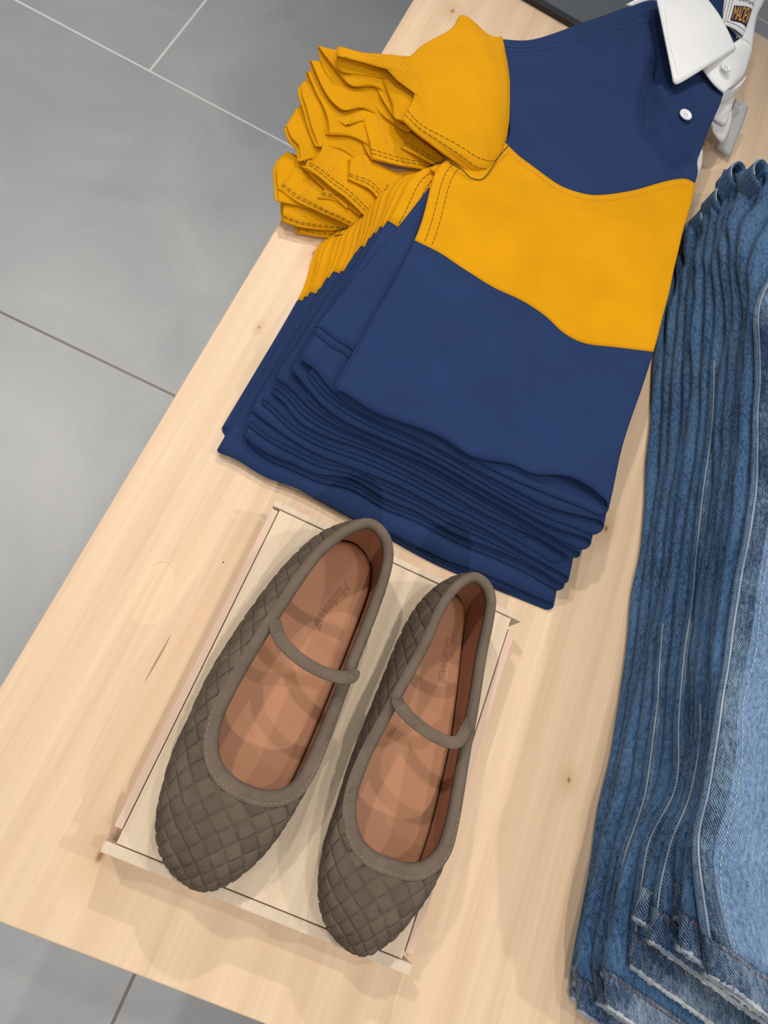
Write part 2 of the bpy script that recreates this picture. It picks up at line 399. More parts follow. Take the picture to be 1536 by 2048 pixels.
# ------------------------------------------------------------------ woven flats
def shoe(outl, openl, oph, label, strap_px, strap_h, txt):
    """outl: outline of the shoe at its widest, toe first, clockwise by the left side; openl: top line in the same sense"""
    z0 = zt - .0012
    root = empty('woven_flat', (np.mean([p[0] for p in outl]), np.mean([p[1] for p in outl]), z0))
    tag(root, label, 'shoe', 'pair of woven taupe flats')
    n = 900
    def ang_resample(pts, n):
        p = np.array(pts + [pts[0]], float)
        # smooth closed
        q = np.vstack([p[-3:-1], p, p[1:3]]); c = cr(q, 2000)
        # cut the closed part
        d0 = np.argmin(np.linalg.norm(c[:600] - p[0][:len(c[0])], axis=1)); d1 = 1400 + np.argmin(np.linalg.norm(c[1400:] - p[0], axis=1))
        return cr(c[d0:d1 + 1], n + 1, False)[:-1]
    O = ang_resample(outl, n); T = ang_resample([(a[0], a[1], h) for a, h in zip(openl, oph)], n)
    Txy = T[:, :2]; Th = T[:, 2] + TZ
    # outward normals of the outline
    tg = np.roll(O, -1, 0) - np.roll(O, 1, 0); tg /= np.linalg.norm(tg, axis=1, keepdims=True)
    nr = np.stack([-tg[:, 1], tg[:, 0]], 1)
    if np.mean(np.sum(nr * (O - O.mean(0)), 1)) < 0: nr = -nr
    k = np.ones(41) / 41
    sm = lambda a: np.stack([np.convolve(np.r_[a[-20:, i], a[:, i], a[:20], ][:len(a) + 40] if False else np.concatenate([a[-20:, i], a[:, i], a[:20, i]]), k, 'valid') for i in range(a.shape[1])], 1)
    nr = sm(nr); nr /= np.linalg.norm(nr, axis=1, keepdims=True)
    m_ = 140
    toe = np.clip(1 - np.abs(np.arange(n) - 0) / 210., 0, 1); toe = np.maximum(toe, toe[::-1]) ; toe = toe ** .7
    G = np.zeros((m_, n, 3)); AB = np.zeros((m_, n, 2))
    base = O - nr * .0045
    for i, s_ in enumerate(np.linspace(0, 1, m_)):
        # profile: a wall bulging out, then over to the top line
        d = np.linalg.norm(Txy - base, axis=1)
        hgt = Th - z0
        th = s_ * math.pi / 2
        ex = 1 - math.cos(th)      # progress inward
        ez = math.sin(th)
        # blend : straight wall when the top line is close, dome at the toe
        dome = np.clip((d - .012) / .03, 0, 1)
        hx = dome * (ex ** 1.15) + (1 - dome) * (s_ ** 1.5)
        hz = dome * (ez ** .82) + (1 - dome) * s_
        xy = base + (Txy - base) * hx[:, None] + nr * (.0052 * math.sin(math.pi * min(1, s_ * 1.15)) ** .7)[..., None] if False else base + (Txy - base) * hx[:, None] + nr * (.0052 * math.sin(math.pi * min(1.0, s_)) ** .6)
        G[i, :, :2] = xy; G[i, :, 2] = z0 + .003 + (hgt - .003) * hz
    # flattened coordinates for the weave
    drop = np.zeros((m_, n))
    for i in range(m_):
        drop[i] = (Th - G[i, :, 2]) * 1.0
    for i in range(m_):
        AB[i] = G[i, :, :2] + nr * (drop[i] * .9)[:, None]
    ctr = O.mean(0); toeP = O[0]; heelP = O[n // 2]
    axis = (heelP - toeP) / np.linalg.norm(heelP - toeP); side = np.array([axis[1], -axis[0]])
    A = (AB - toeP) @ axis; Bc = (AB - toeP) @ side
    cell = .0112
    ang = math.radians(45)
    Pq = (A * math.cos(ang) + Bc * math.sin(ang)) / cell + 40.3; Qq = (-A * math.sin(ang) + Bc * math.cos(ang)) / cell + 40.6
    Pq = Pq + .06 * np.sin(Qq * 1.1); Qq = Qq + .06 * np.sin(Pq * .9 + 1)
    fi = np.floor(Pq); fj = np.floor(Qq); fp = Pq - fi; fq = Qq - fj
    par = ((fi + fj) % 2) > .5
    along = np.where(par, fp, fq); acr = np.where(par, fq, fp)
    hh = (1 - np.abs(2 * acr - 1) ** 14) * (.05 + .95 * np.sin(np.pi * np.clip(along, 0, 1)) ** .25)
    edge = np.clip((np.arange(m_)[:, None]) / 6., 0, 1) * np.clip((m_ - 1 - np.arange(m_)[:, None]) / 4., 0, 1)
    # normals
    du = np.roll(G, -1, 1) - np.roll(G, 1, 1); dv = np.gradient(G, axis=0); nn = np.cross(du, dv); nn /= np.linalg.norm(nn, axis=2, keepdims=True) + 1e-12
    if np.mean(np.sum(nn[m_ // 3, :, :2] * nr, 1)) < 0: nn = -nn
    G2 = G + nn * ((hh - .6) * .0025 * edge)[..., None]
    grid('woven_upper', G2, M_weave, root, closed=True, uv=np.stack([Pq, Qq], 2))
    # lining: inside face
    TI = np.concatenate([Txy, Th[:, None]], 1)
    # inward normals of opening
    tg2 = np.roll(Txy, -1, 0) - np.roll(Txy, 1, 0); tg2 /= np.linalg.norm(tg2, axis=1, keepdims=True) + 1e-9
    n2 = np.stack([-tg2[:, 1], tg2[:, 0]], 1)
    if np.mean(np.sum(n2 * (Txy - Txy.mean(0)), 1)) < 0: n2 = -n2
    n2 = sm(n2); n2 /= np.linalg.norm(n2, axis=1, keepdims=True)
    Gi = (G - nn * .0016)[:, ::4].copy()
    Gi[..., 2] = np.minimum(Gi[..., 2], (Th[::4] - .0012)[None])
    grid('lining', Gi, M_tan2, root, closed=True)
    # insole (contoured foot bed)
    rings = []
    for f, z in ((0, .0062), (.12, .0062), (.24, .0062), (.36, .0062), (.46, .0062), (.56, .0063), (.64, .0064), (.72, .0066), (.8, .0068), (.9, .0076), (.955, .0080), (.99, .0060), (1.0, .0025)):
        c2 = O.mean(0); B = O - nr * .0060
        rings.append(np.concatenate([c2 + (B - c2) * f, np.full((n, 1), z0 + z)], 1)[::4])
    Gs = np.array(rings)
    yy = (Gs[..., :2] - toeP) @ axis
    Gs[..., 2] += .004 * np.clip((yy - .12) / .12, 0, 1)
    inso = grid('insole', Gs, M_tan, root, closed=True, flip=True)
    # outsole
    rings = []
    for f, z in ((0, 0), (.97, 0), (1.0, .001), (1.0, .0045), (.97, .0052), (0, .0052)):
        c2 = O.mean(0); B = O - nr * .0035
        rings.append(np.concatenate([c2 + (B - c2) * f, np.full((n, 1), z0 + z)], 1)[::4])
    grid('outsole', np.array(rings), M_outsole, root, closed=True)
    # binding around the opening: a folded band
    prof = [(-.0034, -.0050), (-.0036, -.0020), (-.0028, .0000), (-.0010, .0010), (.0014, .0009), (.0042, -.0001), (.0058, -.0013), (.0064, -.0026)]
    # the outer leg follows the upper: measure the slope of the upper at its rim
    slope = (G[m_ - 1] - G[m_ - 14]); outl_ = -(slope[:, :2] * n2).sum(1); slz = slope[:, 2]
    Ls = np.sqrt(outl_ ** 2 + slz ** 2) + 1e-9; so = np.clip(outl_ / Ls, .0, 1); sz = np.clip(slz / Ls, 0, 1)
    so = sm(so[:, None])[:, 0]; sz = sm(sz[:, None])[:, 0]
    wv_ = (.62 + .48 * toe)[::1]
    BG = []
    for (a, z) in prof:
        if a <= .0014:
            xy = Txy + n2 * a; zz = Th + z
        else:
            L = (a - .0014) * wv_ * .86
            xy = Txy + n2 * (.0014 + L * so)[:, None]; zz = Th + .0009 - L * sz - (a - .0014) * .04
        BG.append(np.concatenate([xy, zz[:, None]], 1)[::2])
    BG = np.array(BG); grid('binding', BG, M_suede, root, closed=True, thick=.0006, off=1)
    # stitch line near the outer edge of the binding across the vamp
    k0 = BG[5]; q = len(k0); ids = [(i % q) for i in range(-q // 7, q // 7)]
    stitches('stitching', [k0[ids] + np.array([0, 0, .0006])], M_tanthread, root, .0022, .0014, .00022, .0003)
    # heel seam on the binding
    # strap
    S = cr(WL([(a, b_, h) for (a, b_), h in zip(strap_px, strap_h)]), 60)
    tS = np.gradient(S, axis=0); tS /= np.linalg.norm(tS, axis=1, keepdims=True)
    up = np.array([0, 0, 1.0]); sd = np.cross(tS, up); sd /= np.linalg.norm(sd, axis=1, keepdims=True); un = np.cross(sd, tS)
    SG = []
    hw = .0046
    for kx in range(21):
        a = 6.28318 * kx / 21; u_ = math.copysign(abs(math.cos(a)) ** .5, math.cos(a)) * hw; v_ = math.copysign(abs(math.sin(a)) ** .8, math.sin(a)) * .0013
        tw = np.linspace(0, 1, 60)
        wd = 1 - .12 * np.sin(np.pi * tw)
        SG.append(S + sd * (u_ * wd)[:, None] + un * v_)
    SG = np.array(SG).transpose(1, 0, 2)
    st = grid('strap', SG, M_suede, root, closed=True)
    zz = []
    for i in range(8, 53):
        zz.append(S[i] + sd[i] * (.0019 if i % 2 else -.0019) + un[i] * .0014)
    zz = np.array(zz)
    if txt: V, Fc = tubemesh([zz], .00022, 5)
    else: V, Fc = tubemesh([zz], .00022, 5)
    mesh('zigzag_stitching', V, Fc, M_tanthread, st)
    # stamped script on the insole
    cu = bpy.data.curves.new('stamp', 'FONT'); cu.body = 'Madewell'; cu.size = txt[4]; cu.shear = .38; cu.extrude = .0004; cu.offset = .0; cu.space_character = .92
    to = bpy.data.objects.new('stamp', cu); COL.objects.link(to)
    bpy.context.view_layer.update(); me = bpy.data.meshes.new_from_object(to.evaluated_get(bpy.context.evaluated_depsgraph_get()))
    bpy.data.objects.remove(to)
    a0 = W(txt[0], txt[1], BH + .009); a1 = W(txt[2], txt[3], BH + .009); dr = (a1 - a0)[:2]; dr /= np.linalg.norm(dr); pr = np.array([-dr[1], dr[0]])
    co = np.array([v.co[:] for v in me.vertices]); wdt = co[:, 0].max() - co[:, 0].min(); sc = np.linalg.norm((a1 - a0)[:2]) / wdt
    for v in me.vertices:
        x, y, z = v.co; x -= co[:, 0].min()
        q = a0[:2] + dr * x * sc + pr * y * sc
        yy_ = (q - toeP) @ axis
        v.co = (q[0], q[1], z0 + .0064 + .004 * min(1, max(0, (yy_ - .12) / .12)) + z)
    link('stamped_script', me, M_emboss, inso)
    reroot(root)
    return root
o1 = [(.047, -.0725), (.030, -.0715), (.0135, -.063), (.0015, -.046), (-.0055, -.020), (-.0080, -.002), (-.008, .013), (-.009, .044), (-.006, .078), (-.001, .11), (.006, .140), (.016, .166), (.030, .181), (.046, .187),
      (.061, .183), (.072, .172), (.0775, .155), (.079, .140), (.080, .110), (.0805, .074), (.0805, .031), (.079, .002), (.0755, -.021), (.0700, -.044), (.0605, -.062)]
p1 = [(.046, -.008), (.034, -.007), (.022, -.002), (.0135, .008), (.0085, .024), (.0085, .045), (.0105, .070), (.0145, .100), (.020, .135), (.026, .155), (.036, .172), (.047, .181),
      (.060, .178), (.069, .168), (.0735, .150), (.0755, .120), (.076, .084), (.0765, .040), (.075, .014), (.070, .001), (.059, -.006)]
h1 = [.080, .080, .080, .081, .082, .083, .085, .087, .092, .096, .101, .103, .102, .097, .091, .086, .083, .082, .081, .080, .080]
shoe(o1, p1, h1, 'left woven taupe leather flat with strap, nearer the table edge, on the riser', [(548, 1243), (557, 1272), (575, 1296), (605, 1322), (645, 1344), (685, 1355), (704, 1352), (708, 1340)], [.086, .092, .094, .096, .098, .096, .090, .084], (688, 1160, 624, 1246, .018))
o2 = [(.157, -.0725), (.142, -.0715), (.126, -.063), (.1140, -.046), (.1070, -.020), (.1055, .005), (.1035, .032), (.1035, .058), (.104, .093), (.1045, .122), (.107, .147), (.1125, .165), (.1215, .179), (.133, .184),
      (.144, .182), (.1525, .172), (.1600, .145), (.1685, .111), (.1755, .078), (.1805, .038), (.1825, .010), (.182, -.012), (.179, -.035), (.173, -.052), (.166, -.064)]
p2 = [(.146, -.015), (.134, -.015), (.122, -.010), (.113, .000), (.1075, .014), (.1065, .036), (.1085, .060), (.1115, .085), (.1155, .120), (.1165, .148), (.1205, .166), (.129, .178), (.139, .178),
      (.148, .171), (.153, .158), (.159, .130), (.1655, .100), (.1715, .061), (.177, .025), (.177, .004), (.169, -.009), (.158, -.014)]
h2 = [.080, .080, .080, .081, .082, .083, .085, .087, .092, .096, .100, .102, .102, .100, .096, .089, .085, .083, .082, .081, .080, .080]
shoe(o2, p2, h2, 'right woven taupe leather flat with strap, nearer the jeans, on the riser', [(793, 1395), (800, 1412), (825, 1440), (862, 1468), (898, 1484), (917, 1482), (930, 1462), (940, 1445)], [.086, .093, .096, .097, .097, .096, .091, .084], (896, 1258, 876, 1366, .018))

# ------------------------------------------------------------------ stack of folded rugby shirts
NS = 8; NL = NS * 4; GAP = .0021
NU = 70
HEM = {
 0: [(446, 862), (480, 905), (560, 955), (660, 1012), (760, 1066), (870, 1126), (970, 1168), (1078, 1211)],
 1: [(438, 905), (475, 920), (529, 953), (600, 980), (693, 1030), (775, 1062), (885, 1117), (967, 1147), (1049, 1183), (1102, 1205)],
 2: [(497, 884), (529, 914), (584, 938), (638, 962), (704, 978), (770, 1016), (835, 1042), (912, 1082), (1021, 1128), (1112, 1170)],
 3: [(490, 874), (529, 904), (584, 926), (638, 948), (704, 958), (770, 997), (835, 1024), (912, 1068), (1021, 1112), (1122, 1162)],
 5: [(505, 822), (529, 841), (584, 879), (638, 909), (726, 942), (803, 975), (885, 1019), (967, 1057), (1049, 1105), (1132, 1150)],
 7: [(547, 789), (568, 806), (600, 844), (650, 871), (726, 898), (803, 935), (885, 979), (967, 1026), (1049, 1064), (1116, 1093)],
 9: [(554, 757), (584, 778), (622, 816), (671, 849), (726, 874), (803, 906), (885, 946), (967, 993), (1049, 1037), (1120, 1084), (1154, 1103)],
 10: [(617, 796), (650, 824), (693, 852), (770, 890), (857, 928), (939, 974), (1021, 1020), (1100, 1066), (1162, 1090)],
 11: [(584, 740), (615, 775), (650, 812), (693, 842), (770, 878), (857, 916), (939, 962), (1021, 1008), (1103, 1053), (1172, 1077)],
 12: [(620, 756), (650, 790), (700, 826), (770, 862), (860, 904), (940, 948), (1021, 996), (1103, 1036), (1186, 1062)],
 13: [(602, 720), (630, 738), (662, 776), (705, 812), (760, 842), (860, 888), (940, 932), (1021, 975), (1103, 1016), (1195, 1042)],
 14: [(634, 667), (648, 678), (664, 690), (700, 712), (760, 790), (860, 862), (940, 912), (1021, 955), (1103, 990), (1196, 1022)],
 15: [(675, 779), (690, 784), (704, 793), (750, 822), (803, 844), (885, 876), (934, 909), (967, 920), (1021, 929), (1065, 950), (1125, 957), (1174, 981), (1203, 1001)],
}
def lev(q): return (2 * q + 1.0) * GAP            # height of the upper sheet of half q
hemc = {q: cr(WL(p, lev(q) + .001), NU) for q, p in HEM.items()}
for q in (4, 6, 8):
    hemc[q] = .5 * (hemc[q - 1] + hemc[q + 1]); hemc[q][:, 1] -= .0006
Atop = cr(WL([(832, 482), (880, 508), (930, 545), (980, 578), (1040, 602), (1090, 632), (1130, 668), (1170, 690), (1230, 700), (1297, 708)], .070), NU)
Mtop = cr(WL([(886, 330), (935, 352), (1000, 385), (1080, 430), (1180, 470), (1260, 495), (1346, 528)], .071), NU)
Btop = cr(WL([(1012, 285), (1050, 322), (1110, 362), (1160, 380), (1200, 386), (1260, 382), (1320, 370), (1365, 362), (1384, 368)], .072), NU)
Ytop = cr(WL([(1019, 190), (1080, 215), (1150, 228), (1220, 225), (1280, 225), (1340, 240), (1418, 252)], .071), NU)
Ttop = cr(WL([(1002, 75), (1050, 78), (1100, 68), (1148, 52), (1203, 30), (1260, 10), (1315, -2), (1350, 40), (1400, 110), (1449, 180)], .068), NU)
ALEFT = {0: (598, 602), 1: (612, 596), 2: (622, 588), 3: (640, 582), 4: (655, 560), 5: (668, 549), 6: (684, 548), 7: (700, 530), 8: (712, 512), 9: (722, 500), 10: (738, 484), 11: (748, 474), 12: (760, 462), 13: (775, 452), 14: (855, 388), 15: (832, 482)}
MLEFT = {0: (666, 470), 1: (672, 468), 2: (690, 456), 3: (704, 450), 4: (716, 446), 5: (728, 438), 6: (742, 424), 7: (752, 412), 8: (764, 396), 9: (774, 384), 10: (790, 372), 11: (806, 364), 12: (826, 358), 13: (840, 352), 14: (866, 344), 15: (886, 330)}
uu = np.linspace(0, 1, NU)
def half_curves(q):
    h = lev(q)
    out = [hemc[q][:, :2]]
    if q == 15:
        return [out[0], Atop[:, :2], Mtop[:, :2], Btop[:, :2], Ytop[:, :2], Ttop[:, :2]]
    rin = .004 + .004 * abs(math.sin(q * 2.1)) + (15 - q) * .0005
    wl = (1 - uu)[:, None] ** 1.6
    a = Atop[:, :2].copy(); dl = W(*ALEFT[q], h)[:2] - a[0]; a = a + wl * dl; a[:, 0] -= rin * uu
    mm_ = Mtop[:, :2].copy(); dl = W(*MLEFT[q], h)[:2] - mm_[0]; mm_ = mm_ + wl * dl; mm_[:, 0] -= rin * uu
    bb = Btop[:, :2].copy(); bb[:, 0] -= (.006 + rin) * uu; bb[:, 1] -= .004
    bb += wl * (dl * .35)
    yy = Ytop[:, :2].copy(); yy[:, 0] -= (.009 + rin) * uu
    tt = Ttop[:, :2].copy(); tt[:, 0] -= (.004 + rin) * uu; tt[:, 1] += .003 * math.sin(q * 1.7) - .004
    if q in (12, 13): tt[:, 1] += .006 * np.clip((uu - .08) * 12, 0, 1) * np.clip((.45 - uu) * 6, 0, 1)
    return out + [a, mm_, bb, yy, tt]
VS = [0, 1, 1.6, 2, 2.5, 3]
halfc = {q: half_curves(q) for q in range(16)}
gaps = np.zeros((NL + 1, NU))
for l in range(NL):
    gb = np.exp(-((uu - .90) / .10) ** 2) + .6 * np.exp(-((uu - .03) / .04) ** 2)
    gaps[l + 1] = gaps[l] + GAP * (1 + .42 * snoise(uu * 1.0, l * 3.7, l, 1.1, 2)) * ((1 + 1.5 * gb) if l % 4 == 1 else (1 - .5 * gb))
gaps = gaps * (np.linspace(0, NL, NL + 1)[:, None] * GAP / np.maximum(gaps, 1e-6)) ** .55   # keep near the nominal heights
def ridge(xy, pts, amp, sig):
    """a long soft fold of the cloth along a line"""
    P = np.array([W(a, b, .07)[:2] for a, b in pts]); d = np.full(xy.shape[0], 9.)
    for i in range(len(P) - 1):
        a = P[i]; bvec = P[i + 1] - a; t = np.clip(((xy - a) @ bvec) / (bvec @ bvec), 0, 1)
        d = np.minimum(d, np.linalg.norm(xy - (a + t[:, None] * bvec), axis=1))
    return amp * np.exp(-(d / sig) ** 2)
def topfold(xy, v):
    z = 0
    z = z + ridge(xy, [(1318, 130), (1304, 190), (1300, 240), (1315, 290), (1345, 325)], -.012, .011)
    z = z + ridge(xy, [(1330, 160), (1318, 176), (1336, 215), (1358, 268), (1374, 320)], .0065, .0045)
    z = z + ridge(xy, [(1290, 60), (1284, 130), (1270, 190)], .003, .010)
    z = z + ridge(xy, [(1315, 40), (1325, 100), (1335, 160)], -.008, .008)
    z = z + ridge(xy, [(1230, 60), (1240, 110), (1225, 170)], .003, .014)
    z = z + ridge(xy, [(1100, 120), (1180, 220), (1270, 300)], .0028, .016)
    z = z + ridge(xy, [(1050, 180), (1110, 280), (1200, 340)], -.0022, .012)
    z = z + ridge(xy, [(950, 380), (1050, 440), (1060, 520)], .003, .014)
    z = z + ridge(xy, [(1180, 440), (1290, 470), (1310, 540)], .002, .012) + ridge(xy, [(1200, 560), (1290, 600)], .002, .012)
    z = z + ridge(xy, [(820, 620), (950, 700), (1080, 780)], .002, .018)
    z = z + .0012 * snoise(xy[:, 0], xy[:, 1], 5, 7, 2)
    return z
def bulge(v):
    return 1.0 + .10 * math.sin(min(v, 3) / 3 * math.pi)
def sheet(l, v, u_idx=None):
    """layer l (0..31) at length v : points for u 0..1"""
    q = l // 2; c = halfc[q]
    if l % 2 == 0 and v < .9:      # the under sheet of a half peeks out a little at the hem
        xy = crv(c, VS, v)
    else:
        xy = crv(c, VS, v)
    if l % 4 in (1, 2): xy = xy + np.array([0, (.0035 if l < NL - 4 else .007) * max(0, 1 - v)])
    hv = 0 if v > 1.2 else (1 - v / 1.2)
    gz = gaps[l] * hv + (np.full(NU, l * GAP)) * (1 - hv)
    z = TZ + .0012 + gz * bulge(v) + (0, -.0003, .0003, 0)[l % 4] - (.0002 if l % 4 == 3 else 0)
    # sheets sag a little together
    z = z * 1.0 + (l / NL) * .0025 * snoise(xy[:, 0], xy[:, 1], 11, 5, 2)
    if l >= 12: z = z + topfold(xy, v) * ((l - 11) / 20.0)
    if l in (NL - 2, NL - 1) and v < .35:       # the front hem of the top shirt lifts near its right fold
        z = z + .004 * (1 - v / .35) * np.exp(-((uu - .9) / .12) ** 2) * (1 if l == NL - 1 else .2)
    return np.concatenate([xy, z[:, None]], 1)
def arc(a, b, out, n=7, fat=1.0):
    """half circle from point a to b bulging towards out"""
    c = (a + b) / 2; r = np.linalg.norm(a - b) / 2; d = (a - c)
    o_ = np.array([out[0], out[1], 0]); o_ = o_ / (np.linalg.norm(o_) + 1e-9) * max(r, .0010) * fat
    return [c + d * math.cos(t) + o_ * math.sin(t) for t in np.linspace(0, math.pi, n)[1:-1]]
def shirt_section(i, v, eps):
    L0 = 4 * i; S = [sheet(L0 + k, v) for k in range(4)]
    S3, S2, S1, S0 = S[3], S[2], S[1], S[0]
    # common right end for the outer fold
    def trim(s_, lo, hi): 
        n = max(8, int(round((hi - lo) * NU))); t = np.linspace(lo, hi, NU) * (NU - 1)
        return np.array([np.interp(t, np.arange(NU), s_[:, k]) for k in range(3)]).T
    wr = np.clip((uu - .80) / .20, 0, 1)[:, None] ** 2
    e3 = S3.copy(); e0 = S0.copy()
    mid = (S3[:, :2] + S0[:, :2]) / 2
    e3[:, :2] += (mid - e3[:, :2]) * 0; pull = np.array([.9, .9 * min(1, v / .5)]); e0[:, :2] += (S3[:, :2] - e0[:, :2]) * wr * pull
    if i not in (0,): e0[:, 1] -= (.0035 * max(0, 1 - v * 2.5)) * wr[:, 0]
    e2 = trim(S2, 0, 1 - eps); e1 = trim(S1, 0, 1 - eps)
    w2 = np.clip((np.linspace(0, 1, NU) - .75) / .25, 0, 1)[:, None]
    e1[:, :2] += (e2[:, :2] - e1[:, :2]) * w2 * pull
    out = []
    out += list(e3); dR = (e3[-1] - e3[-4])[:2]
    out += arc(e3[-1], e0[-1], dR, 8)
    out += list(e0[::-1]); dL = (e0[0] - e0[3])[:2]
    out += arc(e0[0], e1[0], dL, 6)
    out += list(e1); out += arc(e1[-1], e2[-1], dR, 6)
    out += list(e2[::-1]); out += arc(e2[0], e3[0], (e2[0] - e2[3])[:2], 6)
    return np.array(out)
LBL = ['bottom rugby shirt of the stack, its wide navy hem lying on the table', 'second rugby shirt up from the bottom of the stack', 'third rugby shirt up from the bottom of the stack',
       'fourth rugby shirt up from the bottom of the stack', 'fourth rugby shirt down from the top of the stack', 'third rugby shirt down from the top of the stack',
       'second rugby shirt down, directly under the top one of the stack', 'top navy and mustard rugby shirt of the stack, with white collar and buttons']
ROOTS = []
for i in range(NS):
    top = i == NS - 1
    root = empty('rugby_shirt', (.10, .45, TZ)); ROOTS.append(root)
    tag(root, LBL[i], 'shirt', 'folded navy and mustard rugby shirts')
    eps = [.10, .07, .16, .12, .20, .10, .15, .24][i]
    for nm, va, vb, nv, mt in (('hem_panel', 0, 1, 26 if top else 16, M_navy), ('chest_panel', 1, 2, 44 if top else 14, M_gold), ('yoke_panel', 2, 3, 70 if top else 24, M_navy)):
        G = np.array([shirt_section(i, v, eps) for v in np.linspace(va, vb, nv)])
        grid(nm, G, mt, root, closed=True, thick=.0015 if nm == 'hem_panel' else .0011, off=0)
    # hem stitching, seam stitching and side threads
    for q in ((2 * i, 2 * i + 1)):
        l = 2 * q + 1
        if q in (14, 15, 1, 3, 5):
            c1 = sheet(l, .128); c2 = sheet(l, .145)
            hi = NU - 4 if q == 15 else NU // 2
            stitches('hem_stitching', [c1[1:hi] + [0, 0, .0008], c2[1:hi] + [0, 0, .0008]], M_navythread, root, .0022, .0016, .00028, .0003)
        # black thread running beside the side seam of the mustard panel
        for du in (2, 4):
            c = np.array([sheet(l, v)[du] for v in np.linspace(1.02, 1.62, 14)]) + [0, 0, .0008]
            stitches('side_thread', [c], M_black, root, .0046, .0012, .00022, .0002)
    if top:
        for v, mm_, s0 in ((.972, M_navythread, 1), (2.035 - .07, M_goldthread, 1)):
            for dv in (0, -.014):
                stitches('seam_stitching', [sheet(31, v + dv)[1:-1] + [0, 0, .0008]], mm_, root, .0018, .0015, .00025, .0003)
        for dv in (.0, .035):
            stitches('shoulder_stitching', [sheet(31, 2.90 + dv)[1:44] + [0, 0, .0008]], M_navythread, root, .0018, .0012, .00028, .0003)
        # armhole seam ridge in shadow thread
        
# sleeves : stations from the cuff (first) to the shoulder (last), each an upper and an under edge line (px,py,height)
def sleeve(root, stations, gap=.003, seed=0, nv=26, nu=44, cuff=True, thread=True, amp=.0012, open_=.0):
    tops = [cr(WL(s_[0]), nu) for s_ in stations]
    bots = []
    for k, s_ in enumerate(stations):
        if len(s_) > 1 and s_[1] is not None: bots.append(cr(WL(s_[1]), nu))
        else:
            b_ = tops[k].copy(); g = gap + (open_ if k == 0 else 0)
            b_[:, 2] -= g * np.sin(np.pi * np.clip(np.linspace(.04, .96, nu), 0, 1)) ** .5 
            if k == 0:
                d = tops[0].mean(0) - tops[1].mean(0); d[2] = 0; d /= np.linalg.norm(d) + 1e-9
                b_[:, :2] += d[:2] * .003
            bots.append(b_)
    vs = list(np.linspace(0, 1, len(stations))) 
    G = []
    for v in np.linspace(0, 1, nv):
        T_ = crv(tops, vs, v) if len(tops) > 2 else tops[0] + (tops[1] - tops[0]) * v
        B_ = crv(bots, vs, v) if len(bots) > 2 else bots[0] + (bots[1] - bots[0]) * v
        fade = min(1, v * 5) 
        nzv = snoise(T_[:, 0], T_[:, 1], 20 + seed, 14, 2)
        T_ = T_.copy(); B_ = B_.copy(); T_[:, 2] += amp * nzv; B_[:, 2] += amp * nzv
        B_[:, 2] = np.maximum(B_[:, 2], TZ + .001)
        eU = T_[0] - T_[4]; eL = T_[-1] - T_[-5]
        ring = list(T_) + arc(T_[-1], B_[-1], eL[:2], 6) + list(B_[::-1]) + arc(B_[0], T_[0], eU[:2], 6)
        G.append(ring)
    G = np.array(G)
    s_ = grid('sleeve', G, M_gold, root, closed=True, thick=.0011, off=0)
    up = np.array([0, 0, .0009])
    if cuff:
        fr = [.17, .20]
        paths = []
        Lc = np.linalg.norm(G[0, nu // 2] - G[-1, nu // 2])
        for f in (.020, .0225):
            kk = min(nv - 2, f / Lc * (nv - 1)); k0 = int(kk); a = kk - k0
            paths.append(G[k0, 2:nu - 2] * (1 - a) + G[k0 + 1, 2:nu - 2] * a + up)
        stitches('cuff_stitching', paths, M_goldthread, s_, .0016, .0012, .00024, .0002)
    if thread:
        stitches('underarm_thread', [G[:, nu - 3] + up, G[:, nu - 6] + up], M_black, s_, .0042, .0014, .00019, .0001)
    return s_
# top sleeve
sleeve(ROOTS[7], [
  ([(675, 95, .080), (674, 113, .080), (716, 120, .081), (758, 122, .082), (777, 143, .081), (793, 162, .080), (812, 170, .080), (827, 176, .082), (827, 196, .081), (815, 221, .080), (806, 238, .079)],
   [(674, 112, .078), (672, 132, .072), (685, 147, .070), (718, 148, .070), (737, 132, .071), (751, 129, .072), (765, 162, .071), (774, 185, .070), (784, 211, .070), (788, 235, .071), (804, 241, .076)]),
  ([(800, 121, .080), (818, 140, .081), (838, 160, .083), (850, 190, .084), (850, 225, .084), (842, 250, .082), (834, 262, .079)], None),
  ([(850, 90, .078), (880, 130, .084), (898, 180, .087), (900, 230, .087), (892, 280, .084), (880, 296, .079)], None),
  ([(905, 57, .076), (935, 110, .084), (948, 180, .088), (945, 250, .087), (930, 310, .082), (915, 324, .076)], None),
  ([(928, 32, .076), (970, 100, .082), (985, 180, .085), (982, 260, .083), (966, 330, .078), (950, 344, .073)], None),
  ([(980, 72, .071), (1000, 110, .076), (1010, 180, .077), (1008, 240, .076), (1000, 300, .074), (988, 340, .070)], None),
  ([(1004, 76, .067), (1014, 125, .070), (1019, 180, .071), (1018, 230, .071), (1014, 270, .071), (1010, 292, .069)], None)], gap=.006, seed=1, nv=60, nu=70, amp=.0009)
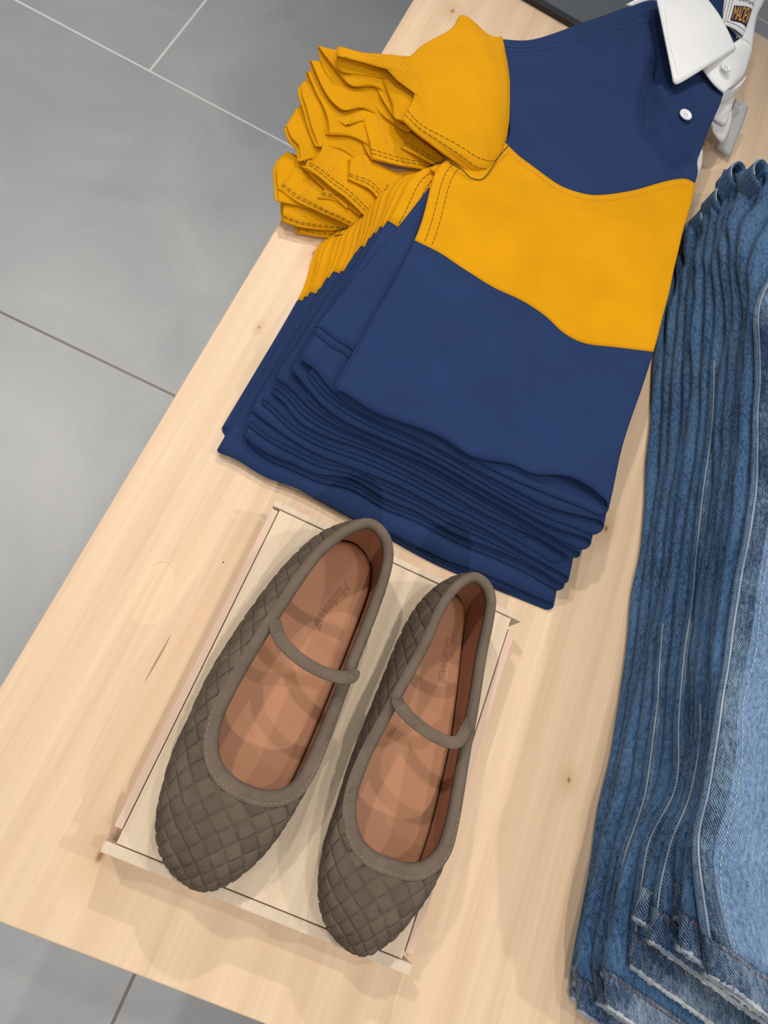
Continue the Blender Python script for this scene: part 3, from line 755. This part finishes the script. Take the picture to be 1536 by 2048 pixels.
# sleeves below, from the top of the pile downwards
sleeve(ROOTS[6], [([(638, 92, .071), (655, 120, .069), (680, 150, .068), (704, 172, .067), (745, 170, .067), (764, 196, .067), (785, 230, .067), (812, 258, .067)],
                   [(637, 96, .068), (640, 122, .064), (652, 150, .062), (672, 172, .061), (706, 187, .061), (741, 204, .061), (768, 232, .062), (810, 264, .064)]),
                  ([(700, 104, .071), (745, 150, .071), (790, 190, .070), (835, 262, .069)], None),
                  ([(900, 120, .066), (905, 180, .067), (905, 240, .067), (900, 315, .066)], None)], seed=2, gap=.004, cuff=False, thread=True)
sleeve(ROOTS[6], [([(814, 262, .062), (811, 275, .062), (808, 291, .061)], None), ([(845, 268, .062), (842, 286, .062), (836, 308, .061)], None), ([(890, 300, .060), (888, 312, .060), (880, 334, .059)], None)], seed=3, nu=24, open_=.003)
sleeve(ROOTS[5], [([(622, 122, .064), (634, 150, .062), (648, 178, .061), (665, 205, .060), (690, 222, .060), (718, 204, .060)],
                   [(621, 128, .060), (623, 156, .056), (634, 181, .055), (650, 212, .054), (668, 238, .054), (692, 252, .056)]),
                  ([(660, 130, .063), (690, 160, .063), (720, 190, .062), (745, 215, .061), (765, 235, .060)], None), ([(800, 180, .06), (830, 230, .06), (850, 290, .06)], None)], seed=4, cuff=False, thread=False)
sleeve(ROOTS[5], [([(718, 205, .057), (725, 235, .057), (733, 265, .056), (740, 292, .055), (744, 314, .054)], [(700, 220, .054), (712, 250, .052), (722, 280, .051), (733, 305, .051), (742, 318, .052)]),
                  ([(775, 235, .060), (785, 265, .060), (795, 295, .058), (800, 328, .054)], None), ([(850, 270, .060), (862, 290, .059), (868, 310, .057), (872, 338, .053)], None)], seed=5, amp=.0008)
sleeve(ROOTS[4], [([(616, 146, .058), (630, 180, .056), (646, 214, .054), (655, 240, .053), (658, 262, .052)], [(612, 150, .054), (618, 180, .050), (632, 214, .049), (642, 240, .048), (650, 268, .048)]),
                  ([(650, 150, .058), (680, 200, .057), (700, 240, .055), (712, 275, .053)], None), ([(760, 220, .055), (775, 260, .055), (785, 320, .053)], None)], seed=6, cuff=False, thread=False)
sleeve(ROOTS[4], [([(602, 176, .050), (604, 190, .050), (614, 222, .049), (624, 255, .048), (636, 288, .046)], None),
                  ([(625, 166, .052), (645, 205, .052), (665, 250, .050), (690, 300, .046)], None), ([(720, 240, .052), (735, 290, .050), (745, 350, .046)], None)], seed=7, cuff=False, thread=False)
sleeve(ROOTS[3], [([(700, 322, .049), (699, 338, .048), (697, 356, .046)], [(694, 326, .046), (693, 340, .044), (694, 358, .043)]),
                  ([(728, 312, .050), (738, 345, .048), (738, 376, .044)], None), ([(790, 345, .046), (785, 372, .045), (776, 404, .042)], None), ([(862, 335, .046), (850, 362, .045), (836, 384, .042)], None)], seed=8, nu=28)
sleeve(ROOTS[3], [([(574, 255, .040), (576, 262, .040), (582, 276, .040), (590, 286, .039), (597, 295, .038), (600, 318, .036)], None),
                  ([(606, 212, .043), (618, 245, .043), (628, 275, .042), (640, 318, .038)], None), ([(660, 260, .045), (680, 310, .043), (700, 370, .038)], None)], seed=9, cuff=False, thread=False)
sleeve(ROOTS[2], [([(646, 290, .045), (640, 306, .045), (630, 318, .044), (616, 331, .041)], [(640, 296, .040), (632, 310, .039), (622, 322, .038), (613, 335, .037)]),
                  ([(690, 296, .045), (680, 325, .045), (665, 345, .043), (650, 360, .040)], None), ([(735, 325, .044), (730, 360, .042), (718, 390, .040), (700, 402, .037)], None),
                  ([(780, 370, .040), (772, 395, .039), (758, 415, .038), (737, 435, .034)], None)], seed=10, nv=34)
sleeve(ROOTS[2], [([(654, 372, .034), (646, 384, .034), (642, 392, .032)], None), ([(690, 374, .034), (684, 395, .033), (678, 402, .031)], None), ([(735, 408, .032), (730, 420, .031), (722, 430, .030)], None)], seed=11, nu=22, open_=.003)
sleeve(ROOTS[2], [([(625, 302, .036), (618, 315, .036), (610, 332, .035)], None), ([(650, 330, .036), (645, 350, .035), (640, 365, .034)], None), ([(715, 380, .034), (705, 400, .033), (695, 415, .032)], None)], seed=12, nu=22, open_=.003, cuff=False, thread=False)
sleeve(ROOTS[1], [([(590, 332, .030), (584, 346, .030), (574, 360, .029), (560, 376, .026)], [(584, 336, .026), (576, 350, .024), (566, 364, .023), (557, 380, .022)]),
                  ([(640, 360, .030), (630, 380, .030), (618, 396, .028), (604, 406, .025)], None), ([(690, 392, .029), (680, 412, .029), (668, 425, .027), (655, 430, .024)], None),
                  ([(745, 428, .028), (738, 440, .027), (730, 452, .026), (720, 458, .023)], None)], seed=13, nv=34)
sleeve(ROOTS[1], [([(577, 307, .026), (560, 322, .026), (553, 340, .026), (555, 370, .025), (556, 400, .022)], None),
                  ([(600, 318, .028), (605, 350, .028), (610, 380, .027), (615, 412, .022)], None), ([(660, 370, .026), (665, 390, .026), (668, 425, .022)], None)], seed=14, cuff=False, thread=False)
sleeve(ROOTS[0], [([(567, 402, .018), (567, 412, .018), (566, 424, .017), (566, 437, .014)], [(562, 404, .013), (561, 415, .011), (562, 428, .010), (564, 440, .010)]),
                  ([(610, 408, .019), (609, 425, .018), (607, 440, .016), (605, 451, .013)], None), ([(655, 424, .018), (652, 436, .017), (650, 448, .015), (648, 456, .012)], None),
                  ([(720, 440, .017), (716, 447, .016), (710, 456, .014), (702, 462, .012)], None)], seed=15, nv=30)
sleeve(ROOTS[0], [([(598, 440, .008), (597, 450, .008), (599, 463, .006)], None), ([(635, 448, .008), (634, 460, .007), (633, 470, .005)], None), ([(690, 455, .008), (686, 466, .007), (672, 476, .005)], None)], seed=16, nu=22, gap=.003)
# black cross stitching where sleeve and side seam meet
for (i, pts) in ((0, [(668, 462), (690, 458), (704, 452)]), (0, [(668, 472), (690, 468), (706, 462)]), (1, [(704, 448), (722, 444), (736, 432)]), (1, [(706, 456), (724, 452), (738, 440)]),
                 (4, [(770, 380), (782, 372), (800, 376)]), (4, [(772, 372), (786, 364), (804, 366)]), (5, [(852, 336), (864, 330), (878, 334)]), (6, [(862, 330), (880, 326), (902, 338)]),
                 (7, [(900, 326), (925, 340), (942, 356), (968, 356), (995, 318), (1016, 292)])):
    hgt = [.018, .024, 0, 0, .046, .056, .064, .078][i]
    V, Fc = tubemesh([cr(WL([(a, b, hgt) for a, b in pts]), 24)], .00042, 6); mesh('cross_seam_thread', V, Fc, M_black, ROOTS[i])

# collar, placket band, buttons and neck label of the top shirt
T7 = ROOTS[7]
def patch(name, top, bot, mt, parent, nv=14, nu=26, thick=.0016, bulge_=.0, mid=None):
    a = cr(WL(top), nu); b_ = cr(WL(bot), nu); G = []
    md = cr(WL(mid), nu) if mid else None
    for v in np.linspace(0, 1, nv):
        q = a * (1 - v) + b_ * v if md is None else crv([a, md, b_], [0, .5, 1], v)
        q = q.copy(); q[:, 2] += bulge_ * math.sin(math.pi * v); G.append(q)
    return grid(name, np.array(G), mt, parent, thick=thick, off=0)
patch('collar', [(1310, -14, .080), (1340, -24, .083), (1380, -20, .084), (1408, -8, .083)], [(1346, 164, .079), (1358, 167, .080), (1410, 136, .082), (1471, 98, .080)], M_white, T7, 20, 30, .0020, .002,
      mid=[(1325, 70, .083), (1355, 66, .085), (1400, 58, .086), (1440, 42, .084)])
stitches('collar_stitching', [cr(WL([(1330, 20, .0862), (1338, 80, .0866), (1356, 150, .0825)]), 30)], M_button, T7, .0018, .001, .0002, .0002)
patch('neck_facing', [(1405, -14, .070), (1430, -18, .069), (1470, -18, .068)], [(1440, 80, .072), (1462, 96, .071), (1485, 88, .069)], M_navy, T7, 10, 16, .001)
patch('collar_stand', [(1480, 78, .076), (1492, 84, .077), (1503, 97, .072), (1498, 120, .067), (1488, 148, .062), (1470, 168, .060)],
      [(1404, 138, .0725), (1410, 146, .0735), (1418, 157, .0735), (1427, 168, .0735), (1436, 177, .0725), (1447, 186, .0705)], M_white, T7, 12, 24, .0018, .003)
patch('collar_band', [(1512, -14, .070), (1530, -10, .068), (1524, 10, .066), (1514, 30, .064), (1508, 60, .062), (1503, 97, .064)],
      [(1450, -14, .071), (1448, 5, .071), (1446, 25, .071), (1448, 45, .071), (1466, 62, .071), (1482, 78, .072)], M_white, T7, 12, 24, .0016, .002)
# label, wrapped over the band; text is bent onto it
LQ = [(1457, -12, .0775), (1443, 48, .0775), (1516, -2, .0735), (1488, 74, .0745)]
lc = WL(LQ)
def lsurf(s_, t_):   # s across, t down
    q = (lc[0] * (1 - s_) + lc[2] * s_) * (1 - t_) + (lc[1] * (1 - s_) + lc[3] * s_) * t_
    q = q.copy(); q[2] += .002 * math.sin(math.pi * min(1, s_)); return q
_ls = lsurf
def lsurf(s_, t_):   # beyond the edge of the band the label rolls over and under
    if s_ <= .88: return _ls(s_, t_)
    a0 = _ls(.88, t_); d = _ls(.9, t_) - _ls(.8, t_); L = np.linalg.norm(d) * 10; d /= np.linalg.norm(d); r = .0035; a = min(math.pi * .8, (s_ - .88) * L / r); e = max(0, (s_ - .88) * L - a * r)
    return a0 + d * (r * math.sin(a) - e) - np.array([0, 0, r * (1 - math.cos(a))])
G = np.array([[lsurf(s_, t_) for s_ in np.linspace(0, 1.3, 24)] for t_ in np.linspace(0, 1, 10)])
lab = grid('neck_label', G, M_button, T7, thick=.0006, off=0)
M_ink = mat('navy_ink', .7)[0]; M_ink.node_tree.nodes['Principled BSDF'].inputs[0].default_value = (.012, .02, .05, 1)
M_orange = mat('orange_ink', .7)[0]; M_orange.node_tree.nodes['Principled BSDF'].inputs[0].default_value = (.78, .33, .05, 1)
G = np.array([[lsurf(s_, t_ + .03 * math.sin(6 * s_)) + [0, 0, .0006] for s_ in np.linspace(.26, 1.3, 26)] for t_ in np.linspace(.34, .80, 8)])
grid('label_banner', G, M_ink, lab, thick=.0002, off=0)
def label_text(body, s0, s1, t0, t1, mt, lift):
    cu = bpy.data.curves.new('txt', 'FONT'); cu.body = body; cu.size = 1; cu.space_character = .85
    to = bpy.data.objects.new('txt', cu); COL.objects.link(to); bpy.context.view_layer.update()
    me = bpy.data.meshes.new_from_object(to.evaluated_get(bpy.context.evaluated_depsgraph_get())); bpy.data.objects.remove(to)
    co = np.array([v.co[:] for v in me.vertices]); mn = co.min(0); mx = co.max(0)
    for v in me.vertices:
        a = (v.co.x - mn[0]) / (mx[0] - mn[0]); bq = (v.co.y - mn[1]) / (mx[1] - mn[1])
        s_ = s0 + a * (s1 - s0); t_ = t1 - bq * (t1 - t0)
        q = lsurf(s_, t_ + (.03 * math.sin(6 * s_) if lift > .0008 else 0)); v.co = (q[0], q[1], q[2] + lift)
    link('lettering', me, mt, lab)
label_text('MADEWELL', .30, 1.28, .37, .77, M_orange, .0010)
label_text('PREMIUM QUALITY', .30, 1.05, .13, .22, M_ink, .0006)
V, Fc = tubemesh([[lsurf(s_, t_) + [0, 0, .0006] for s_, t_ in pp] for pp in (
    [(x, .04) for x in np.linspace(.08, .95, 12)], [(.08, y) for y in np.linspace(.04, .96, 12)], [(.17, y) for y in np.linspace(.12, .86, 12)], [(x, .90 - .02 * x) for x in np.linspace(.12, .95, 12)])], .00022, 5)
mesh('label_border', V, Fc, M_ink, lab)
def button(px, py, h, r, parent):
    c = W(px, py, h); V = []; Fc = []; n = 28; prof = [(0, .0006), (.55, .0006), (.72, .0014), (.92, .0016), (1, .0008), (1, 0)]
    for f, z in prof:
        for k in range(n): V.append((c[0] + f * r * math.cos(6.28318 * k / n), c[1] + f * r * math.sin(6.28318 * k / n), c[2] + z))
    for i in range(len(prof) - 1):
        for k in range(n): Fc.append((i * n + k, i * n + (k + 1) % n, (i + 1) * n + (k + 1) % n, (i + 1) * n + k))
    b_ = mesh('button', V, Fc, M_button, parent)
    V = []; Fc = []
    for k in range(4):
        b0 = len(V); a = .785 + k * 1.5708
        for j in range(8): V.append((c[0] + r * .28 * math.cos(a) + r * .1 * math.cos(j * .785), c[1] + r * .28 * math.sin(a) + r * .1 * math.sin(j * .785), c[2] + .00075))
        Fc.append(tuple(range(b0, b0 + 8)))
    mesh('button_hole', V, Fc, M_hole, b_, smooth=False)
button(1371, 230, .073, .0072, T7); button(1452, 135, .0795, .0068, T7)
# white collars of the shirts below that peep out
patch('collar', [(1252, 10, .058), (1285, -6, .058), (1330, -14, .058)], [(1262, 16, .056), (1295, 4, .056), (1330, 0, .056)], M_white, ROOTS[6], 6, 12, .0012, .001)
patch('collar', [(1446, 182, .060), (1465, 176, .058), (1485, 160, .056), (1492, 150, .054)], [(1424, 206, .056), (1440, 206, .052), (1458, 198, .050), (1476, 180, .050)], M_white, ROOTS[6], 10, 20, .0016, .004)
patch('collar', [(1430, 205, .048), (1450, 198, .046), (1466, 186, .044)], [(1424, 236, .046), (1440, 248, .040), (1450, 250, .036), (1460, 220, .036)], M_white, ROOTS[5], 10, 20, .0016, .003)
patch('collar', [(1415, 240, .040), (1440, 236, .036), (1462, 214, .030)], [(1424, 262, .034), (1437, 280, .026), (1446, 284, .022), (1456, 262, .022)], M_white, ROOTS[4], 10, 20, .0016, .003)
patch('collar', [(1398, 306, .026), (1404, 300, .024), (1402, 330, .020), (1398, 345, .018)], [(1384, 330, .026), (1386, 345, .020), (1388, 352, .018), (1388, 362, .012)], M_white, ROOTS[2], 10, 16, .0016, .002)
button(1424, 230, .050, .0040, ROOTS[6])
for r_ in ROOTS: reroot(r_)

# swing tag
M_card = mat('grey_card', .5)[0]; M_card.node_tree.nodes['Principled BSDF'].inputs[0].default_value = (.50, .50, .50, 1)
q = WL([(1470, 198, .034), (1497, 214, .030), (1459, 315, .006), (1432, 296, .006)])
root = empty('price_tag', tuple(q.mean(0))); tag(root, 'blank grey swing tag hanging beside the shirt collars', 'price tag')
G = np.array([[q[0] * (1 - s_) * (1 - t_) + q[1] * s_ * (1 - t_) + q[2] * s_ * t_ + q[3] * (1 - s_) * t_ for s_ in np.linspace(0, 1, 6)] for t_ in np.linspace(0, 1, 12)])
for k in range(12): G[k, :, 2] += .002 * math.sin(k / 11 * 3.14)
grid('card', G, M_card, root, thick=.0006, off=0)
tube('string', cr(WL([(1452, 195, .050), (1468, 190, .046), (1478, 200, .040), (1482, 212, .034), (1478, 216, .034), (1470, 210, .036)]), 30), .0005, M_button, root, 6)
reroot(root)

# ------------------------------------------------------------------ stack of jeans
NJ = 12; JG = .0108
ROWS = [1900, 1700, 1540, 1270, 1000, 800, 620, 520, 450, 400, 345]
EX = {1900: [1150, 1157, 1160, 1187, 1203, 1212, 1262, 1295, 1310, 1352, 1363, 1402], 1700: [1184, 1192, 1199, 1226, 1242, 1253, 1283, 1305, 1329, 1353, 1369, 1386],
      1540: [1217, 1228, 1240, 1262, 1290, 1320, 1345, 1363, 1382, 1398, 1408, 1416], 1270: [1257, 1273, 1290, 1304, 1320, 1341, 1366, 1384, 1400, 1416, 1430, 1454],
      1000: [1291, 1308, 1325, 1341, 1359, 1378, 1400, 1420, 1438, 1454, 1468, 1494], 800: [1303, 1325, 1347, 1364, 1382, 1402, 1418, 1434, 1450, 1468, 1482, 1508],
      620: [1319, 1336, 1356, 1372, 1388, 1410, 1432, 1450, 1468, 1484, 1496, 1510], 520: [1342, 1359, 1371, 1385, 1394, 1408, 1424, 1442, 1459, 1474, 1500, 1556],
      450: [1358, 1368, 1378, 1393, 1404, 1420, 1434, 1444, 1456, 1482, 1530, 1600], 400: [1366, 1374, 1384, 1398, 1415, 1431, 1447, 1458, 1474, 1508, 1560, 1640],
      345: [1374, 1380, 1390, 1406, 1424, 1442, 1449, 1464, 1484, 1530, 1590, 1690]}
HEMJ = [(1143, 1992), (1145, 1961), (1158, 2017), (1194, 2002), (1207, 1947), (1213, 2008), (1262, 1931), (1266, 1831), (1299, 1879), (1348, 1828), (1361, 1895), (1412, 1944)]
TOPJ = [492, 488, 446, 448, 420, 378, 340, 345, 345, 334, 334, 345]
JR = [empty('folded_jeans', (.42, .32, TZ)) for _ in range(6)]
JL = ['bottom pair of the folded blue jeans, resting on the wooden table', 'second pair of folded blue jeans up from the table', 'third pair of folded blue jeans up from the table',
      'third pair of folded blue jeans down from the top of the stack', 'pair of folded blue jeans directly beneath the top pair', 'top pair of folded blue jeans, worn pale front and frayed hem']
for r_, l_ in zip(JR, JL): tag(r_, l_, 'jeans', 'folded blue jeans stacked beside the shirts')
def leg(k):
    root = JR[k // 2]; h = (k + .5) * JG
    hx, hy = HEMJ[k]
    pts = [W(hx, hy, h)] + [W(EX[r][k], r, h) for r in ROWS if TOPJ[k] + 25 < r < hy - 60]
    # last point: rounded towards the waist
    r0 = TOPJ[k]; xs = np.interp(r0, ROWS[::-1], [EX[r][k] for r in ROWS[::-1]])
    pts.append(W(xs, r0, h))
    E_ = cr(pts, 110); n = len(E_)
    s_ = np.r_[0, np.cumsum(np.linalg.norm(np.diff(E_, axis=0), axis=1))]; L = s_[-1]
    rg = np.random.RandomState(100 + k)
    wob = (.0024 * snoise(s_, k * 7.0, k, 5, 3) + .004 * snoise(s_, k * 3.0, k + 50, 14, 2) * np.clip((s_ - L + .16) / .16, 0, 1)) * np.clip(s_ / .05, 0, 1)
    E_[:, 0] += wob
    width = .17
    G = []
    m2 = 60
    slant = -.20
    for i in range(n):
        e = E_[i]; half = JG * .44 * (1 + .16 * math.sin(k * 3 + s_[i] * 21))
        # at the top end the tube curls round and closes
        endf = max(0, 1 - (L - s_[i]) / .012)
        hemf = max(0, 1 - s_[i] / .03)
        half *= math.sqrt(max(.0, 1 - endf ** 2)) * (1 - .12 * hemf) + .0006
        ring = []
        yof = lambda dx: (slant * dx * max(0, 1 - s_[i] / .25)) + (.75 * min(dx, .12) * min(1, max(0, (s_[i] - L + .35) / .35)) ** 2 if k < 11 else .5 * dx * max(0, 1 - (L - s_[i]) / .2))
        xr = width - .0
        # upper sheet from right to left, round fold, lower sheet back
        dxs = np.concatenate([[xr, xr * .75, xr * .5, xr * .35, xr * .22, xr * .14, .018, .014], ])
        sag = .0
        for dx in dxs: ring.append((dx, half * (1 + (.0 if k < 11 else .0))))
        rr_ = half
        for t in np.linspace(0, math.pi, 13)[1:-1]:
            ring.append((rr_ * 1.7 * (1 - math.sin(t) ** .8) + (.0016 if k % 2 else 0), half * math.cos(t)))
        for dx in dxs[::-1]: ring.append((dx, -half))
        row = []
        for (dx, dz) in ring:
            x = e[0] + dx; y = e[1] + yof(dx)
            z = e[2] + dz
            if k == 11 and dz > 0:
                z += .0016 * math.sin(y * 60 + dx * 30) * min(1, dx / .02) + .003 * math.exp(-((dx - .022) / .008) ** 2) * math.sin(y * 95 + 1) * .4
                z += .006 * min(1, dx / .05)
                # ropey twist near the hem
                if s_[i] < .25: z += .004 * (1 - s_[i] / .25) * math.sin(dx * 120 + s_[i] * 50) * min(1, dx / .012)
            if s_[i] < .06: z += .0012 * math.sin(dx * 230 + k * 2.1) * (1 - s_[i] / .06) * min(1, dx / .01)
            row.append((x, y, max(z, TZ + .0006)))
        G.append(row)
    G = np.array(G)
    ih = int(np.searchsorted(s_, .019))
    mt = M_denim2 if k == 11 else M_denim
    # finer rows for the hem
    lg = grid('leg', G[ih:], mt, root, thick=.0011, off=0)
    Hh = G[:ih + 1].copy(); 
    # thicker worn hem
    c = Hh.mean(1, keepdims=True)
    nrow = 8
    idx = np.linspace(0, ih, nrow); Hf = np.array([Hh[int(a)] * (1 - (a % 1)) + Hh[min(ih, int(a) + 1)] * (a % 1) for a in idx])
    hz = Hf[..., 2] - (E_[:1, 2]); Hf[..., 2] += np.sign(hz) * .0003
    hm = grid('hem', Hf, M_hem, root, thick=.0020, off=0)
    # hem stitching on the visible edge
    row = Hf[-2].copy(); nn = len(row) // 2
    up = row[:14] + [0, 0, .0012]
    up = np.vstack([up, row[14:nn + 2] + [-.0012, 0, 0]])
    stitches('hem_thread', [cr(up, 90)], M_rust, hm, .0036, .0008, .0004, .0001)
    # frayed edge : lumpy cord with loose fibres
    e0 = cr(Hf[0], 260, False); r = .0009 + .0007 * np.abs(rg.randn(260))
    e0[:, 1] -= .0006; e0[:, 2] += .0006 * rg.randn(260)
    V, Fc = tubemesh([e0], r, 6)
    fib = []
    for _ in range(170):
        a = e0[rg.randint(0, 130)]; d = np.array([rg.randn() * .5, -abs(rg.randn()) - .3, abs(rg.randn()) * .6]); d = d / np.linalg.norm(d) * (.0012 + .0022 * rg.rand())
        fib.append([a, a + d * .5 + rg.randn(3) * .0003, a + d])
    V2, F2 = tubemesh(fib, .00013, 3); b0 = len(V); V += V2; Fc += [tuple(b0 + x for x in f) for f in F2]
    mesh('frayed_edge', V, Fc, M_fray, hm)
    # pale worn outseam ridge
    if k in (4, 6, 8, 11):
        j1 = {4: 40, 6: 74, 8: 26, 11: n - 4}[k]
        P = G[ih:j1, 11].copy()
        P[:, 2] += .0012; P[:, 0] -= .0002
        tube('outseam', cr(P, 160), .00075 if k == 11 else .0006, M_ridge, lg, 6)
        a_ = G[ih:j1, 7 if k == 11 else 9:11] + np.array([-.0003, 0, .0009]); rw = np.array([cr(r0_, 14) for r0_ in a_])
        yy_ = np.arange(len(rw))[:, None] * .6; rw[..., 2] += .0003 * np.sin(yy_ * 4.1 + np.arange(14)[None] * .3)
        grid('felled_seam', rw, M_felled, lg, thick=.0006, off=0)
    if k == 11:
        a = np.array([G[i_, 6] for i_ in range(ih, n - 6)]) + [0, 0, .0009]
        stitches('felled_seam_stitching', [cr(a, 200)], M_creamthread, lg, .0024, .0016, .0003, .0002)
    return G
for k in range(NJ): GT = leg(k)
# puckered double stitched band beside the outseam of the top pair
# waistband loops and rolled ends at the far end
for k, (px, py) in enumerate([(1374, 470), (1404, 440), (1432, 402), (1462, 356), (1506, 352)]):
    h = [.014, .036, .058, .078, .104][k]; root = JR[[0, 1, 2, 3, 4][k]]
    P = WL([(px + 2, py + 38, h), (px - 12, py + 14, h), (px - 12, py - 8, h), (px + 2, py - 18, h), (px + 13, py - 8, h), (px + 12, py + 6, h)]); P = cr(P, 26)
    # a sheet standing on edge along this curl
    G = np.array([[p_ + np.array([0, 0, z_]) for p_ in P] for z_ in np.linspace(-.012, .010, 8)])
    grid('waistband', G, M_denim, root, thick=.0024, off=0)
    tube('waist_thread', cr(P[6:22] + [0, 0, .0105], 30), .0008, M_ridge, root, 6)
for r_ in JR: reroot(r_)
